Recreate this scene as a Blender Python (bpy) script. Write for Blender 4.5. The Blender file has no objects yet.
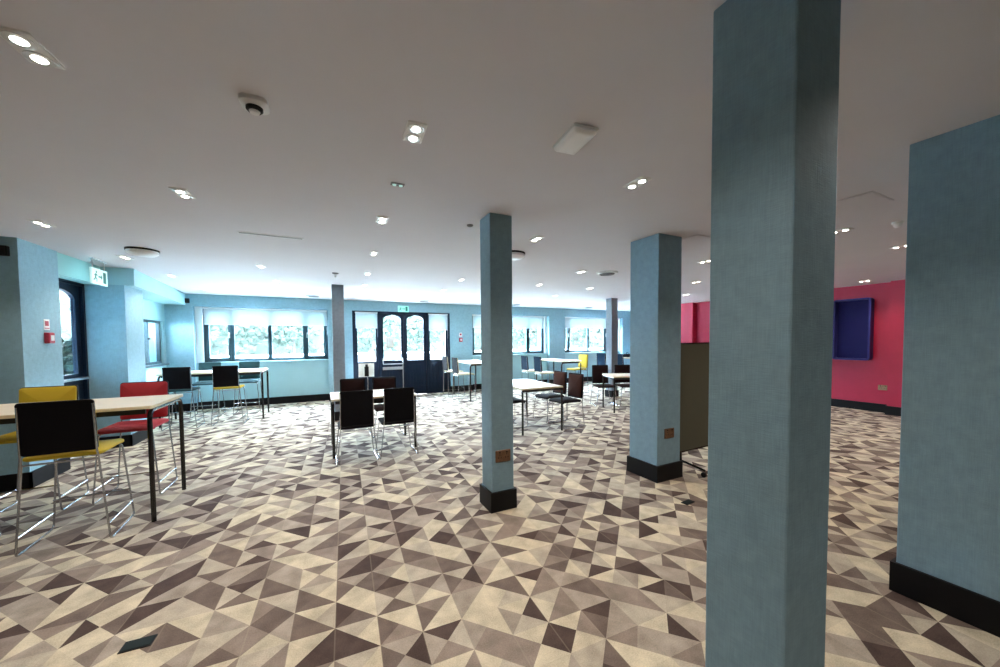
import bpy, math, random
from mathutils import Vector, Matrix
S = bpy.context.scene
PI = math.pi

# ------------------------------------------------------------------ camera, sky, exposure
cd = bpy.data.cameras.new('camera'); cam = bpy.data.objects.new('camera', cd); S.collection.objects.link(cam)
RT = ((0.8965513, -0.4428638, -0.0082075), (0.0231446, 0.0283345, 0.9993305), (0.4423347, 0.8961411, -0.0356532))
m = Matrix.Identity(4)
for i in range(3):
    m[i][0] = RT[0][i]; m[i][1] = RT[1][i]; m[i][2] = -RT[2][i]
m.translation = (0, 0, 1.5)
cam.matrix_world = m
cd.sensor_width = 36; cd.lens = 36*358.2385/1000; cd.shift_y = 20.235/1000; cd.clip_start = .05
S.camera = cam
S.view_settings.view_transform = 'Standard'; S.view_settings.look = 'None'
S.view_settings.gamma = 1; S.view_settings.use_curve_mapping = False
S.view_settings.exposure = 2.28
S.cycles.use_denoising = True
S.cycles.max_bounces = 10; S.cycles.diffuse_bounces = 6; S.cycles.transparent_max_bounces = 12
S.cycles.sample_clamp_indirect = 6

W = bpy.data.worlds.new('sky'); S.world = W; W.use_nodes = True
bg = W.node_tree.nodes['Background']; bg.inputs[0].default_value = (.63, .79, 1, 1); bg.inputs[1].default_value = 27
DAY = (.55, .86, 1.0)

def light(name, kind, loc, energy, color, rot=(0, 0, 0), **kw):
    l = bpy.data.lights.new(name, kind); l.energy = energy; l.color = color
    for k, v in kw.items(): setattr(l, k, v)
    o = bpy.data.objects.new(name, l); o.location = loc; o.rotation_euler = rot; S.collection.objects.link(o); return o
def portal(x0, x1, z0, z1, y):
    o = light('window_portal', 'AREA', ((x0+x1)/2, y, (z0+z1)/2), 1, (1, 1, 1), (-PI/2, 0, 0), shape='RECTANGLE', size=x1-x0, size_y=z1-z0)
    o.data.cycles.is_portal = True

ZC = 2.596          # ceiling height
YB = 10.15          # face of the window wall
for x0, x1, z0, z1 in ((-2.55, .1, 1.05, 2.3), (.75, 3.35, .95, 2.3), (4.1, 6.85, 1.05, 2.3), (7.55, 10.2, 1.05, 2.3)):
    portal(x0, x1, z0, z1, YB+.5)

# ------------------------------------------------------------------ materials
def mat(name, col, rough=.6, metal=0, spec=.5, noise=None, bump=0, bscale=60, emit=None, estr=0):
    M = bpy.data.materials.new(name); M.use_nodes = True
    nt = M.node_tree; b = nt.nodes['Principled BSDF']
    b.inputs['Base Color'].default_value = (*col, 1); b.inputs['Roughness'].default_value = rough
    b.inputs['Metallic'].default_value = metal; b.inputs['Specular IOR Level'].default_value = spec
    if noise or bump:
        tc = nt.nodes.new('ShaderNodeTexCoord')
    if noise:
        sc, amt = noise
        n = nt.nodes.new('ShaderNodeTexNoise'); n.inputs['Scale'].default_value = sc; n.inputs['Detail'].default_value = 5; n.inputs['Roughness'].default_value = .65
        nt.links.new(tc.outputs['Object'], n.inputs['Vector'])
        r = nt.nodes.new('ShaderNodeMapRange'); r.inputs[1].default_value = .3; r.inputs[2].default_value = .7
        r.inputs[3].default_value = 1-amt; r.inputs[4].default_value = 1+amt
        nt.links.new(n.outputs[0], r.inputs[0])
        mx = nt.nodes.new('ShaderNodeVectorMath'); mx.operation = 'SCALE'; mx.inputs[0].default_value = col
        nt.links.new(r.outputs[0], mx.inputs['Scale']); nt.links.new(mx.outputs[0], b.inputs['Base Color'])
    if bump:
        n2 = nt.nodes.new('ShaderNodeTexNoise'); n2.inputs['Scale'].default_value = bscale; n2.inputs['Detail'].default_value = 4
        nt.links.new(tc.outputs['Object'], n2.inputs['Vector'])
        bp = nt.nodes.new('ShaderNodeBump'); bp.inputs['Strength'].default_value = bump; bp.inputs['Distance'].default_value = .01
        nt.links.new(n2.outputs[0], bp.inputs['Height']); nt.links.new(bp.outputs[0], b.inputs['Normal'])
    if emit:
        b.inputs['Emission Color'].default_value = (*emit, 1); b.inputs['Emission Strength'].default_value = estr
    return M
TEAL = (.28, .46, .54)
def wall_paper(name, col):
    # woven vinyl wallcovering: fine crossed threads
    M = bpy.data.materials.new(name); M.use_nodes = True
    nt = M.node_tree; b = nt.nodes['Principled BSDF']; b.inputs['Roughness'].default_value = .75; b.inputs['Specular IOR Level'].default_value = .3
    tc = nt.nodes.new('ShaderNodeTexCoord'); acc = None
    for sx, sy, sz in ((260, 260, 14), (24, 24, 300), (18, 18, 18)):
        mp = nt.nodes.new('ShaderNodeMapping'); mp.inputs['Scale'].default_value = (sx, sy, sz)
        n = nt.nodes.new('ShaderNodeTexNoise'); n.inputs['Scale'].default_value = 1; n.inputs['Detail'].default_value = 3
        nt.links.new(tc.outputs['Object'], mp.inputs[0]); nt.links.new(mp.outputs[0], n.inputs['Vector'])
        if acc is None: acc = n.outputs[0]
        else:
            a = nt.nodes.new('ShaderNodeMath'); a.operation = 'ADD'; nt.links.new(acc, a.inputs[0]); nt.links.new(n.outputs[0], a.inputs[1]); acc = a.outputs[0]
    r = nt.nodes.new('ShaderNodeMapRange'); r.inputs[1].default_value = 1.1; r.inputs[2].default_value = 1.9; r.inputs[3].default_value = .88; r.inputs[4].default_value = 1.12
    nt.links.new(acc, r.inputs[0])
    mx = nt.nodes.new('ShaderNodeVectorMath'); mx.operation = 'SCALE'; mx.inputs[0].default_value = col
    nt.links.new(r.outputs[0], mx.inputs['Scale']); nt.links.new(mx.outputs[0], b.inputs['Base Color'])
    bp = nt.nodes.new('ShaderNodeBump'); bp.inputs['Strength'].default_value = .25; bp.inputs['Distance'].default_value = .004
    nt.links.new(acc, bp.inputs['Height']); nt.links.new(bp.outputs[0], b.inputs['Normal'])
    return M
M = dict(
    teal=wall_paper('teal_wallcovering', TEAL),
    column=wall_paper('column_wallcovering', (.215, .335, .40)),
    greycast=wall_paper('column_wallcovering_grey_cast', (.215, .25, .285)),  # same covering as the other columns, its greyer light put into the colour
    pale=mat('pale_teal_paint', (.36, .58, .62), .6, noise=(3, .03)),
    pink=mat('pink_paint', (.44, .008, .048), .55, noise=(6, .05)),
    ceil=mat('ceiling_paint', (.65, .63, .66), .85, noise=(1.2, .025)),
    black=mat('black_skirting', (.004, .004, .005), .5, spec=.2),
    navy=mat('navy_door_paint', (.004, .014, .035), .45, spec=.25),
    frame=mat('dark_window_frame', (.012, .05, .065), .4),
    chrome=mat('chrome', (.42, .42, .43), .25, 1),
    steel=mat('brushed_steel', (.62, .63, .64), .35, 1),
    bronze=mat('bronze_plate', (.22, .13, .08), .35, .9, noise=(40, .2)),
    blackmetal=mat('black_leg_metal', (.005, .005, .006), .14, spec=.6),
    top=mat('pale_laminate', (.76, .68, .53), .35, noise=(5, .06)),
    edge=mat('table_edge', (.70, .58, .38), .5, noise=(20, .08)),
    under=mat('dark_underside', (.008, .007, .006), .6),
    shell=mat('black_chair_shell', (.0025, .0022, .004), .6, spec=.15),
    blackfab=mat('black_upholstery', (.004, .003, .004), .9, spec=.2, bump=.15, bscale=300),
    brown=mat('rust_brown_upholstery', (.045, .013, .007), .9, spec=.2, bump=.15, bscale=300),
    maroon=mat('dark_maroon_upholstery', (.014, .004, .004), .9, spec=.2, bump=.15, bscale=300),
    yellow=mat('yellow_upholstery', (.52, .37, .012), .8, bump=.15, bscale=300),
    red=mat('red_upholstery', (.42, .018, .030), .8, bump=.15, bscale=300),
    cream=mat('cream_upholstery', (.62, .55, .38), .8, bump=.15, bscale=300),
    tealfab=mat('dark_teal_upholstery', (.010, .06, .07), .8, bump=.15, bscale=300),
    navyfab=mat('navy_upholstery', (.004, .018, .038), .9, spec=.2, bump=.15, bscale=300),
    white=mat('white_plastic', (.75, .75, .74), .4),
    darkplastic=mat('dark_plastic', (.006, .006, .007), .5, spec=.25),
    grille=mat('grey_grille', (.18, .18, .19), .6),
    redplastic=mat('red_plastic', (.45, .03, .06), .4),
    bluepanel=mat('blue_panel', (.014, .014, .085), .7, spec=.1),
    bluelight=mat('blue_frame', (.034, .032, .17), .5, spec=.2),
    olive=mat('olive_felt', (.10, .096, .068), .9, spec=.2, noise=(180, .25), bump=.2, bscale=250),
    lamp=mat('lamp_lens', (.9, .9, .85), .3, emit=(1, .93, .78), estr=6),
    diffuser=mat('frosted_diffuser', (.90, .91, .93), .3),
    paper=mat('paper', (.85, .85, .82), .7),
    exitg=mat('exit_sign_face', (.35, .85, .68), .4, emit=(.36, 1.0, .80), estr=.15),
    exitw=mat('exit_sign_pictogram', (.02, .24, .18), .4),
    exitp=mat('exit_sign_pale', (.7, .95, .9), .4, emit=(.62, 1.0, .96), estr=.13),
    floorbox=mat('floor_box_lid', (.010, .016, .015), .7, spec=.15),
    leaf=mat('tree_leaves', (.028, .038, .030), .9, spec=.05, noise=(3, .35)),
    hedge=mat('hedge_leaves', (.042, .052, .044), .9, spec=.05, noise=(.9, .30)),
    bark=mat('bark', (.02, .016, .014), .9, noise=(8, .3)),
    paving=mat('pale_paving', (.62, .61, .58), .9, noise=(2, .08)),
    stone=mat('pale_render', (.022, .023, .023), .9, noise=(2, .05)),
)
def glass_mat():
    g = bpy.data.materials.new('window_glass'); g.use_nodes = True; nt = g.node_tree; nt.nodes.clear()
    o = nt.nodes.new('ShaderNodeOutputMaterial'); t = nt.nodes.new('ShaderNodeBsdfTransparent'); t.inputs[0].default_value = (.95, .98, .97, 1)
    gl = nt.nodes.new('ShaderNodeBsdfGlossy'); gl.inputs['Roughness'].default_value = .03
    mx = nt.nodes.new('ShaderNodeMixShader'); mx.inputs[0].default_value = .06
    nt.links.new(t.outputs[0], mx.inputs[1]); nt.links.new(gl.outputs[0], mx.inputs[2]); nt.links.new(mx.outputs[0], o.inputs[0]); return g
def blind_mat():
    g = bpy.data.materials.new('blind_fabric'); g.use_nodes = True; nt = g.node_tree; nt.nodes.clear()
    o = nt.nodes.new('ShaderNodeOutputMaterial'); t = nt.nodes.new('ShaderNodeBsdfTranslucent'); t.inputs[0].default_value = (.33, .385, .39, 1)
    d = nt.nodes.new('ShaderNodeBsdfDiffuse'); d.inputs[0].default_value = (.72, .76, .77, 1)
    mx = nt.nodes.new('ShaderNodeMixShader'); mx.inputs[0].default_value = .55
    nt.links.new(t.outputs[0], mx.inputs[2]); nt.links.new(d.outputs[0], mx.inputs[1]); nt.links.new(mx.outputs[0], o.inputs[0]); return g
M['glass'] = glass_mat(); M['blind'] = blind_mat()

# ------------------------------------------------------------------ builders
class MB:
    def __init__(s): s.v = []; s.f = []
    def add(s, vs, fs):
        n = len(s.v); s.v += [tuple(p) for p in vs]; s.f += [tuple(i+n for i in f) for f in fs]; return s
    def box(s, x0, x1, y0, y1, z0, z1):
        return s.add([(x, y, z) for z in (z0, z1) for y in (y0, y1) for x in (x0, x1)],
                     [(0, 2, 3, 1), (4, 5, 7, 6), (0, 1, 5, 4), (2, 6, 7, 3), (0, 4, 6, 2), (1, 3, 7, 5)])
    def prism(s, outline, z0, z1, fr=lambda u, v, w: (u, v, w)):
        n = len(outline)
        s.add([fr(u, v, z0) for u, v in outline]+[fr(u, v, z1) for u, v in outline],
              [tuple(range(n))[::-1], tuple(range(n, 2*n))]+[(i, (i+1) % n, n+(i+1) % n, n+i) for i in range(n)]); return s
    def lathe(s, prof, c=(0, 0, 0), n=20):
        k = len(prof); vs = []; fs = []
        for j in range(n):
            a = 2*PI*j/n
            for r, z in prof: vs.append((c[0]+r*math.cos(a), c[1]+r*math.sin(a), c[2]+z))
        for j in range(n):
            for i in range(k-1):
                a, b = j*k+i, ((j+1) % n)*k+i; fs.append((a, b, b+1, a+1))
        if prof[0][0] > 1e-6: fs.append(tuple(j*k for j in range(n))[::-1])
        if prof[-1][0] > 1e-6: fs.append(tuple(j*k+k-1 for j in range(n)))
        return s.add(vs, fs)
    def tube(s, pts, r, fil=0, n=8, seg=5):
        P = [Vector(p) for p in pts]; Q = [P[0]]
        for i in range(1, len(P)-1):
            a, b, c = P[i-1], P[i], P[i+1]
            if fil:
                u = (a-b).normalized(); w = (c-b).normalized(); d = min(fil, (a-b).length*.49, (c-b).length*.49)
                p, q = b+u*d, b+w*d
                for k in range(seg+1):
                    t = k/seg; Q.append(p*(1-t)**2+b*2*t*(1-t)+q*t*t)
            else: Q.append(b)
        Q.append(P[-1]); vs = []; fs = []; prev = None
        for i, p in enumerate(Q):
            t = ((Q[min(i+1, len(Q)-1)]-Q[max(i-1, 0)])).normalized()
            if prev is None:
                ref = Vector((0, 0, 1)) if abs(t.z) < .9 else Vector((1, 0, 0)); x = t.cross(ref).normalized()
            else:
                x = (prev-t*prev.dot(t)).normalized()
            prev = x; y = t.cross(x)
            for k in range(n):
                a = 2*PI*k/n; vs.append(p+x*(r*math.cos(a))+y*(r*math.sin(a)))
        for i in range(len(Q)-1):
            for k in range(n):
                a = i*n+k; b = i*n+(k+1) % n; fs.append((a, b, b+n, a+n))
        fs.append(tuple(range(n))[::-1]); fs.append(tuple(range(len(vs)-n, len(vs))))
        return s.add(vs, fs)
    def build(s, name, material, parent=None, smooth=False, bevel=0, loc=None):
        me = bpy.data.meshes.new(name); me.from_pydata(s.v, [], s.f); me.update()
        me.materials.append(M[material] if isinstance(material, str) else material)
        if smooth:
            me.polygons.foreach_set('use_smooth', [True]*len(me.polygons)); me.set_sharp_from_angle(angle=math.radians(40))
        o = bpy.data.objects.new(name, me); S.collection.objects.link(o)
        if parent: o.parent = parent
        if loc: o.location = loc
        if bevel:
            b = o.modifiers.new('bevel', 'BEVEL'); b.width = bevel; b.segments = 2; b.limit_method = 'ANGLE'
        return o
def tag(o, label=None, cat=None, group=None, kind=None):
    for k, v in (('label', label), ('category', cat), ('group', group), ('kind', kind)):
        if v: o[k] = v
    return o
def thing(name, label, cat, loc=(0, 0, 0), rz=0, group=None):
    o = bpy.data.objects.new(name, None); S.collection.objects.link(o); o.location = loc; o.rotation_euler = (0, 0, rz); o.empty_display_size = .1
    return tag(o, label, cat, group)
def struct(o): o['kind'] = 'structure'; return o
def sroot(name, loc=(0, 0, 0)):
    o = bpy.data.objects.new(name, None); S.collection.objects.link(o); o.location = loc; o['kind'] = 'structure'; return o
def copy_tree(o, parent=None):
    c = o.copy(); S.collection.objects.link(c)
    if parent: c.parent = parent
    for ch in list(o.children): copy_tree(ch, c)
    return c
def rrect(w, h, r, n=5, cx=0, cy=0):
    out = []
    for qx, qy, a0 in ((1, 1, 0), (-1, 1, 90), (-1, -1, 180), (1, -1, 270)):
        for k in range(n+1):
            a = math.radians(a0+90*k/n); out.append((cx+qx*(w/2-r)+r*math.cos(a), cy+qy*(h/2-r)+r*math.sin(a)))
    return out
def slab(mb, w, h, r, prof, fr, n=5):
    """rounded plate built of insets: prof = [(inset, depth)], first and last rings are capped"""
    rings = []
    for ins, d in prof:
        rings.append([fr(u, v, d) for u, v in rrect(w-2*ins, h-2*ins, max(r-ins, .004), n)])
    k = len(rings[0]); vs = [p for rg in rings for p in rg]; fs = []
    for i in range(len(rings)-1):
        for j in range(k):
            a, b = i*k+j, i*k+(j+1) % k; fs.append((a, b, b+k, a+k))
    for base, rev in ((0, True), ((len(rings)-1)*k, False)):
        ids = [base+j for j in range(k)]; c = Vector((0, 0, 0))
        for j in ids: c += Vector(vs[j])
        vs.append(tuple(c/k)); ci = len(vs)-1
        for j in range(k):
            f = (ids[j], ids[(j+1) % k], ci); fs.append(f[::-1] if rev else f)
    return mb.add(vs, fs)

# ------------------------------------------------------------------ floor: triangle patterned carpet
def carpet():
    rnd = random.Random(11)
    u = .2085; a = .05; ca, sa = math.cos(a), math.sin(a); ox, oy = .1302, 2.0237
    pal = [(.55, .485, .355), (.44, .385, .30), (.34, .29, .235), (.255, .207, .17), (.160, .123, .102), (.082, .057, .049)]
    wts = [20, 20, 21, 17, 13, 9]
    me = bpy.data.meshes.new('floor'); V = []; F = []; C = []; idx = {}
    def vert(i2, j2):                                   # half-unit lattice indices
        k = (i2, j2)
        if k not in idx:
            x = ox+i2*u/2; y = oy+j2*u/2
            idx[k] = len(V); V.append((x*ca+y*sa, -x*sa+y*ca, 0))
        return idx[k]
    def pick(*no):
        while True:
            c = rnd.choices(range(6), wts)[0]
            if all(abs(c-q) >= (2 if q == no[0] else 1) for q in no): return c
    grid = {}
    for i in range(-27, 56):
        for j in range(-33, 48):
            c = vert(2*i+1, 2*j+1); x, y, _ = V[c]
            if not (-5.0 < x < 11.2 and -5.0 < y < 10.9): continue
            t = rnd.random(); p = pick(); q = pick(p)
            if t < .30: cols = [p, p, q, q] if rnd.random() < .5 else [p, q, q, p]          # two halves
            elif t < .72:                                                                    # one half, two quarters
                r_ = pick(p, q); cols = [p, p, q, r_]; s_ = rnd.randrange(4); cols = cols[s_:]+cols[:s_]
            else: r_ = pick(q); s_ = pick(r_, p); cols = [p, q, r_, s_]
            if (i-1, j) in grid and rnd.random() < .10: cols[3] = grid[i-1, j][1]            # a triangle that runs over the seam
            if (i, j-1) in grid and rnd.random() < .10: cols[0] = grid[i, j-1][2]
            grid[i, j] = cols
    for (i, j), cols in grid.items():
        c = vert(2*i+1, 2*j+1); b = [vert(2*i, 2*j), vert(2*i+2, 2*j), vert(2*i+2, 2*j+2), vert(2*i, 2*j+2)]
        for k in range(4):
            F.append((b[k], b[(k+1) % 4], c)); C.append(cols[k])
    me.from_pydata(V, [], F); me.update()
    at = me.color_attributes.new('pattern', 'FLOAT_COLOR', 'CORNER'); buf = []
    for c in C:
        j = rnd.uniform(.93, 1.07)
        buf += [pal[c][0]*j, pal[c][1]*j, pal[c][2]*j, 1]*3
    at.data.foreach_set('color', buf)
    mt = bpy.data.materials.new('carpet'); mt.use_nodes = True; nt = mt.node_tree; bs = nt.nodes['Principled BSDF']
    bs.inputs['Roughness'].default_value = .95; bs.inputs['Specular IOR Level'].default_value = .1
    ac = nt.nodes.new('ShaderNodeVertexColor'); ac.layer_name = 'pattern'
    tc = nt.nodes.new('ShaderNodeTexCoord'); n = nt.nodes.new('ShaderNodeTexNoise'); n.inputs['Scale'].default_value = 150; n.inputs['Detail'].default_value = 4; n.inputs['Roughness'].default_value = .7
    n3 = nt.nodes.new('ShaderNodeTexNoise'); n3.inputs['Scale'].default_value = 9; n3.inputs['Detail'].default_value = 3
    nt.links.new(tc.outputs['Object'], n.inputs['Vector']); nt.links.new(tc.outputs['Object'], n3.inputs['Vector'])
    sm = nt.nodes.new('ShaderNodeMath'); sm.operation = 'ADD'; nt.links.new(n.outputs[0], sm.inputs[0]); nt.links.new(n3.outputs[0], sm.inputs[1])
    r = nt.nodes.new('ShaderNodeMapRange'); r.inputs[1].default_value = .65; r.inputs[2].default_value = 1.35; r.inputs[3].default_value = .66; r.inputs[4].default_value = 1.34
    nt.links.new(sm.outputs[0], r.inputs[0])
    mx = nt.nodes.new('ShaderNodeVectorMath'); mx.operation = 'SCALE'; nt.links.new(ac.outputs[0], mx.inputs[0]); nt.links.new(r.outputs[0], mx.inputs['Scale'])
    sp = nt.nodes.new('ShaderNodeVectorMath'); sp.operation = 'DOT_PRODUCT'; sp.inputs[1].default_value = (ca/u, -sa/u, 0); nt.links.new(tc.outputs['Object'], sp.inputs[0])
    of = nt.nodes.new('ShaderNodeMath'); of.operation = 'SUBTRACT'; of.inputs[1].default_value = ox/u-.5; nt.links.new(sp.outputs['Value'], of.inputs[0])
    fr = nt.nodes.new('ShaderNodeMath'); fr.operation = 'FRACT'; nt.links.new(of.outputs[0], fr.inputs[0])
    df = nt.nodes.new('ShaderNodeMath'); df.operation = 'SUBTRACT'; df.inputs[1].default_value = .5; nt.links.new(fr.outputs[0], df.inputs[0])
    ab = nt.nodes.new('ShaderNodeMath'); ab.operation = 'ABSOLUTE'; nt.links.new(df.outputs[0], ab.inputs[0])
    ln = nt.nodes.new('ShaderNodeMapRange'); ln.inputs[1].default_value = .008; ln.inputs[2].default_value = .022; ln.inputs[3].default_value = .18; ln.inputs[4].default_value = 0; nt.links.new(ab.outputs[0], ln.inputs[0])
    mc = nt.nodes.new('ShaderNodeMix'); mc.data_type = 'RGBA'; mc.inputs[7].default_value = (.46, .40, .30, 1); nt.links.new(ln.outputs[0], mc.inputs[0]); nt.links.new(mx.outputs[0], mc.inputs[6])
    nt.links.new(mc.outputs[2], bs.inputs['Base Color'])
    bp = nt.nodes.new('ShaderNodeBump'); bp.inputs['Strength'].default_value = .3; bp.inputs['Distance'].default_value = .006
    nt.links.new(n.outputs[0], bp.inputs['Height']); nt.links.new(bp.outputs[0], bs.inputs['Normal'])
    me.materials.append(mt)
    o = bpy.data.objects.new('floor', me); S.collection.objects.link(o); struct(o)
carpet()

# ------------------------------------------------------------------ ceiling and walls
struct(MB().box(-5, 11, -4.6, 10.75, ZC, ZC+.2).build('ceiling', 'ceil'))
T = .55             # thickness of the window wall
BAYS = [(-2.57, .12), (4.08, 6.87), (7.53, 10.2)]
DR = (.70, 3.37)
RC = .13            # depth of the window bays
mb = MB()
for x0, x1 in ((-3.6, -2.57), (.12, .70), (3.37, 4.08), (6.87, 7.53), (10.2, 11)): mb.box(x0, x1, YB, YB+T, 0, ZC)
for x0, x1 in BAYS+[DR]: mb.box(x0, x1, YB, YB+T, 2.33, ZC)
struct(mb.build('wall_back', 'teal'))
mb = MB()
for x0, x1 in BAYS: mb.box(x0, x1, YB+RC, YB+T, 0, 1.06)
ap = struct(mb.build('wall_back_apron', 'pale'))
mb = MB()
for x0, x1 in ((-3.05, -2.57), (.12, .70), (3.37, 4.08), (6.87, 7.53), (10.2, 10.6)): mb.box(x0-.015, x1+.015, YB-.018, YB, 0, .17)
for x0, x1 in BAYS: mb.box(x0, x1, YB+RC-.018, YB+RC, 0, .17)
struct(mb.build('baseboard_back', 'black'))
# left side: wall block, door alcove, lower pier, bulkhead and window wall
mb = MB(); mb.box(-5, -2.78, 5.50, 6.12, 0, ZC); struct(mb.build('wall_left', 'teal'))
mb = MB(); mb.box(-3.2, -2.80, 6.12, 7.08, 2.34, ZC); struct(mb.build('wall_left_header', mat('mint_paint', (.32, .60, .60), .6)))
mb = MB(); mb.box(-3.1, -2.56, 7.08, 7.66, 0, 2.35); struct(mb.build('wall_left_pier', 'teal'))
mb = MB(); mb.prism([(-3.2, 7.08), (-2.45, 7.08), (-2.69, YB), (-3.2, YB)], 2.35, ZC); struct(mb.build('wall_left_bulkhead', 'pale'))
mb = MB(); mb.box(-3.2, -3.05, 7.66, 8.75, 0, 2.35); mb.box(-3.2, -3.05, 8.75, YB, 0, 1.08); mb.box(-3.2, -3.05, 8.75, YB, 1.98, 2.35); mb.box(-3.2, -3.05, 10.02, YB, 1.08, 1.98)
struct(mb.build('wall_left_rear', 'pale'))
mb = MB(); mb.box(-5.0, -4.8, -4.6, 5.50, 0, ZC); struct(mb.build('wall_left_front', 'teal'))
mb = MB(); mb.box(-2.78, -2.76, 5.48, 6.12, 0, .17); mb.box(-4.8, -2.76, 5.48, 5.50, 0, .17); mb.box(-3.0, -2.54, 7.06, 7.08, 0, .17); mb.box(-2.56, -2.54, 7.06, 7.66, 0, .17); mb.box(-3.05, -3.03, 7.66, YB, 0, .17)
struct(mb.build('baseboard_left', 'black'))
# right side: pink wall with piers
mb = MB(); mb.box(10.06, 10.6, 2.9, 7.05, 0, ZC); mb.box(9.86, 10.6, -4.6, 2.9, 0, ZC); mb.box(9.88, 10.6, 7.05, 8.1, 0, ZC)
struct(mb.build('wall_right', 'pink'))
struct(MB().box(10.6, 11, 8.1, YB, 0, ZC).build('wall_right_rear', 'teal'))
mb = MB(); mb.box(10.04, 10.06, 2.9, 7.05, 0, .17); mb.box(9.84, 9.86, -4.6, 2.9, 0, .17); mb.box(9.84, 10.06, 2.9, 2.92, 0, .17); mb.box(9.86, 9.88, 7.03, 8.1, 0, .17)
struct(mb.build('baseboard_right', 'black'))
struct(MB().box(-5, 11, -4.8, -4.6, 0, ZC).build('wall_front', 'teal'))

# ------------------------------------------------------------------ windows of the back wall
def window(name, x0, x1, mull, wide, y):
    """mull: centres of uprights; wide: indices of opening lights (heavier frame)"""
    r = sroot(name, ((x0+x1)/2, y, 1.06)); ox, oy, oz = r.location
    fr = MB(); t = .055
    def B(mb, a, b, c, d, dep=.06): mb.box(a-ox, b-ox, -dep/2, dep/2, c-oz, d-oz)
    z0, z1 = 1.06, 2.33
    B(fr, x0, x0+t, z0, z1); B(fr, x1-t, x1, z0, z1); B(fr, x0, x1, z0, z0+t); B(fr, x0, x1, z1-t, z1)
    for k in mull: B(fr, k-.03, k+.03, z0, z1)
    fr.build('window_frame', 'frame', r, bevel=.004)
    xs = [x0+t]+[v for k in mull for v in (k-.03, k+.03)]+[x1-t]
    for i in range(0, len(xs), 2):
        a, b = xs[i], xs[i+1]; w = i//2 in wide; s_ = .045 if w else .012
        sb = MB()
        for q in ((a, a+s_, z0+t, z1-t), (b-s_, b, z0+t, z1-t), (a, b, z0+t, z0+t+s_), (a, b, z1-t-s_, z1-t)): B(sb, *q, dep=.085 if w else .05)
        sash = sb.build('sash', 'frame', r, bevel=.003)
        pb = MB(); B(pb, a+s_, b-s_, z0+t+s_, z1-t-s_, .006); pb.build('window_pane', 'glass', sash)
        if w:
            hb = MB(); hx = b-.02 if i == 0 else a+.02
            hb.box(hx-ox-.012, hx-ox+.012, -.075, -.04, 1.62-oz, 1.75-oz); hb.build('window_handle', 'steel', sash, bevel=.003)
    sl = MB(); sl.box(x0-ox-.0, x1-ox, -.16, -.02, -.02, .006); sl.build('window_sill', 'pale', r, bevel=.004)
    return r
YW = YB+RC+.10
window('window_1', -2.44, .12, [-1.91, -1.16, -.41], (0, 3), YW)
window('window_2', 4.12, 6.78, [4.70, 5.42, 6.14], (0, 3), YW)
window('window_3', 7.58, 10.16, [7.85, 8.72, 9.50], (0, 3), YW)
struct(MB().box(-2.57, -2.44, YB+RC, YB+T, 1.06, 2.33).box(6.78, 6.87, YB+RC, YB+T, 1.06, 2.33).box(4.08, 4.12, YB+RC, YB+T, 1.06, 2.33).box(7.53, 7.58, YB+RC, YB+T, 1.06, 2.33).box(10.16, 10.2, YB+RC, YB+T, 1.06, 2.33).build('wall_back_reveal', mat('white_reveal', (.75, .8, .8), .6)))
def blind(x0, x1, z0, z1, y, label, group=None):
    t = thing('roller_blind', label, 'blind', ((x0+x1)/2, y, z1), 0, group); w = (x1-x0)/2; h = z1-z0
    b = MB(); n = 8
    b.box(-w, w, -.0012, .0012, -h, -.02); b.build('blind_fabric', 'blind', t)
    MB().tube([(-w-.01, 0, -.02), (w+.01, 0, -.02)], .022, n=10).build('blind_roller', 'white', t, smooth=True)
    MB().tube([(-w, 0, -h), (w, 0, -h)], .008, n=8).build('bottom_bar', 'white', t, smooth=True)
    ch = MB(); ch.tube([(w+.005, -.01, -.02), (w+.005, -.014, -h-.25)], .0025, n=5); ch.build('pull_chain', 'steel', t)
blind(-2.41, .10, 1.935, 2.325, YW-.09, 'wide white roller blind half down over the window behind the left bar tables')
blind(4.15, 6.72, 1.92, 2.325, YW-.09, 'pale roller blind on the window between the doors and the middle pilaster')
blind(7.62, 10.12, 1.945, 2.325, YW-.09, 'pale roller blind on the rightmost window behind the slim column')

# door unit in the back wall: two doors between sidelights
YD = YB+.06
def arch(w, h, rise, n=12):
    pts = [(-w/2, 0), (w/2, 0), (w/2, h-rise)]
    for k in range(1, n):
        t = k/n; pts.append((w/2-w*t, h-rise+rise*math.sin(PI*t)**.6))
    pts.append((-w/2, h-rise)); return pts
def plate_with_hole(mb, x0, x1, z0, z1, gx0, gx1, gz0, gz1, rise, y0, y1):
    """door leaf: stiles and bottom rail as bars, the top rail cut to the arch"""
    mb.box(x0, gx0, y0, y1, z0, z1); mb.box(gx1, x1, y0, y1, z0, z1); mb.box(gx0, gx1, y0, y1, z0, gz0)
    pts = arch(gx1-gx0, gz1-gz0, rise)[2:]; cx = (gx0+gx1)/2
    vs = []; fs = []
    for px, pz in pts:
        for y in (y0, y1): vs += [(cx+px, y, gz0+pz), (cx+px, y, z1)]
    for i in range(len(pts)-1):
        a = 4*i; b = a+4
        fs += [(a, a+1, b+1, b), (a+2, b+2, b+3, a+3), (a, b, b+2, a+2), (a+1, a+3, b+3, b+1)]
    mb.add(vs, fs)
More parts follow.
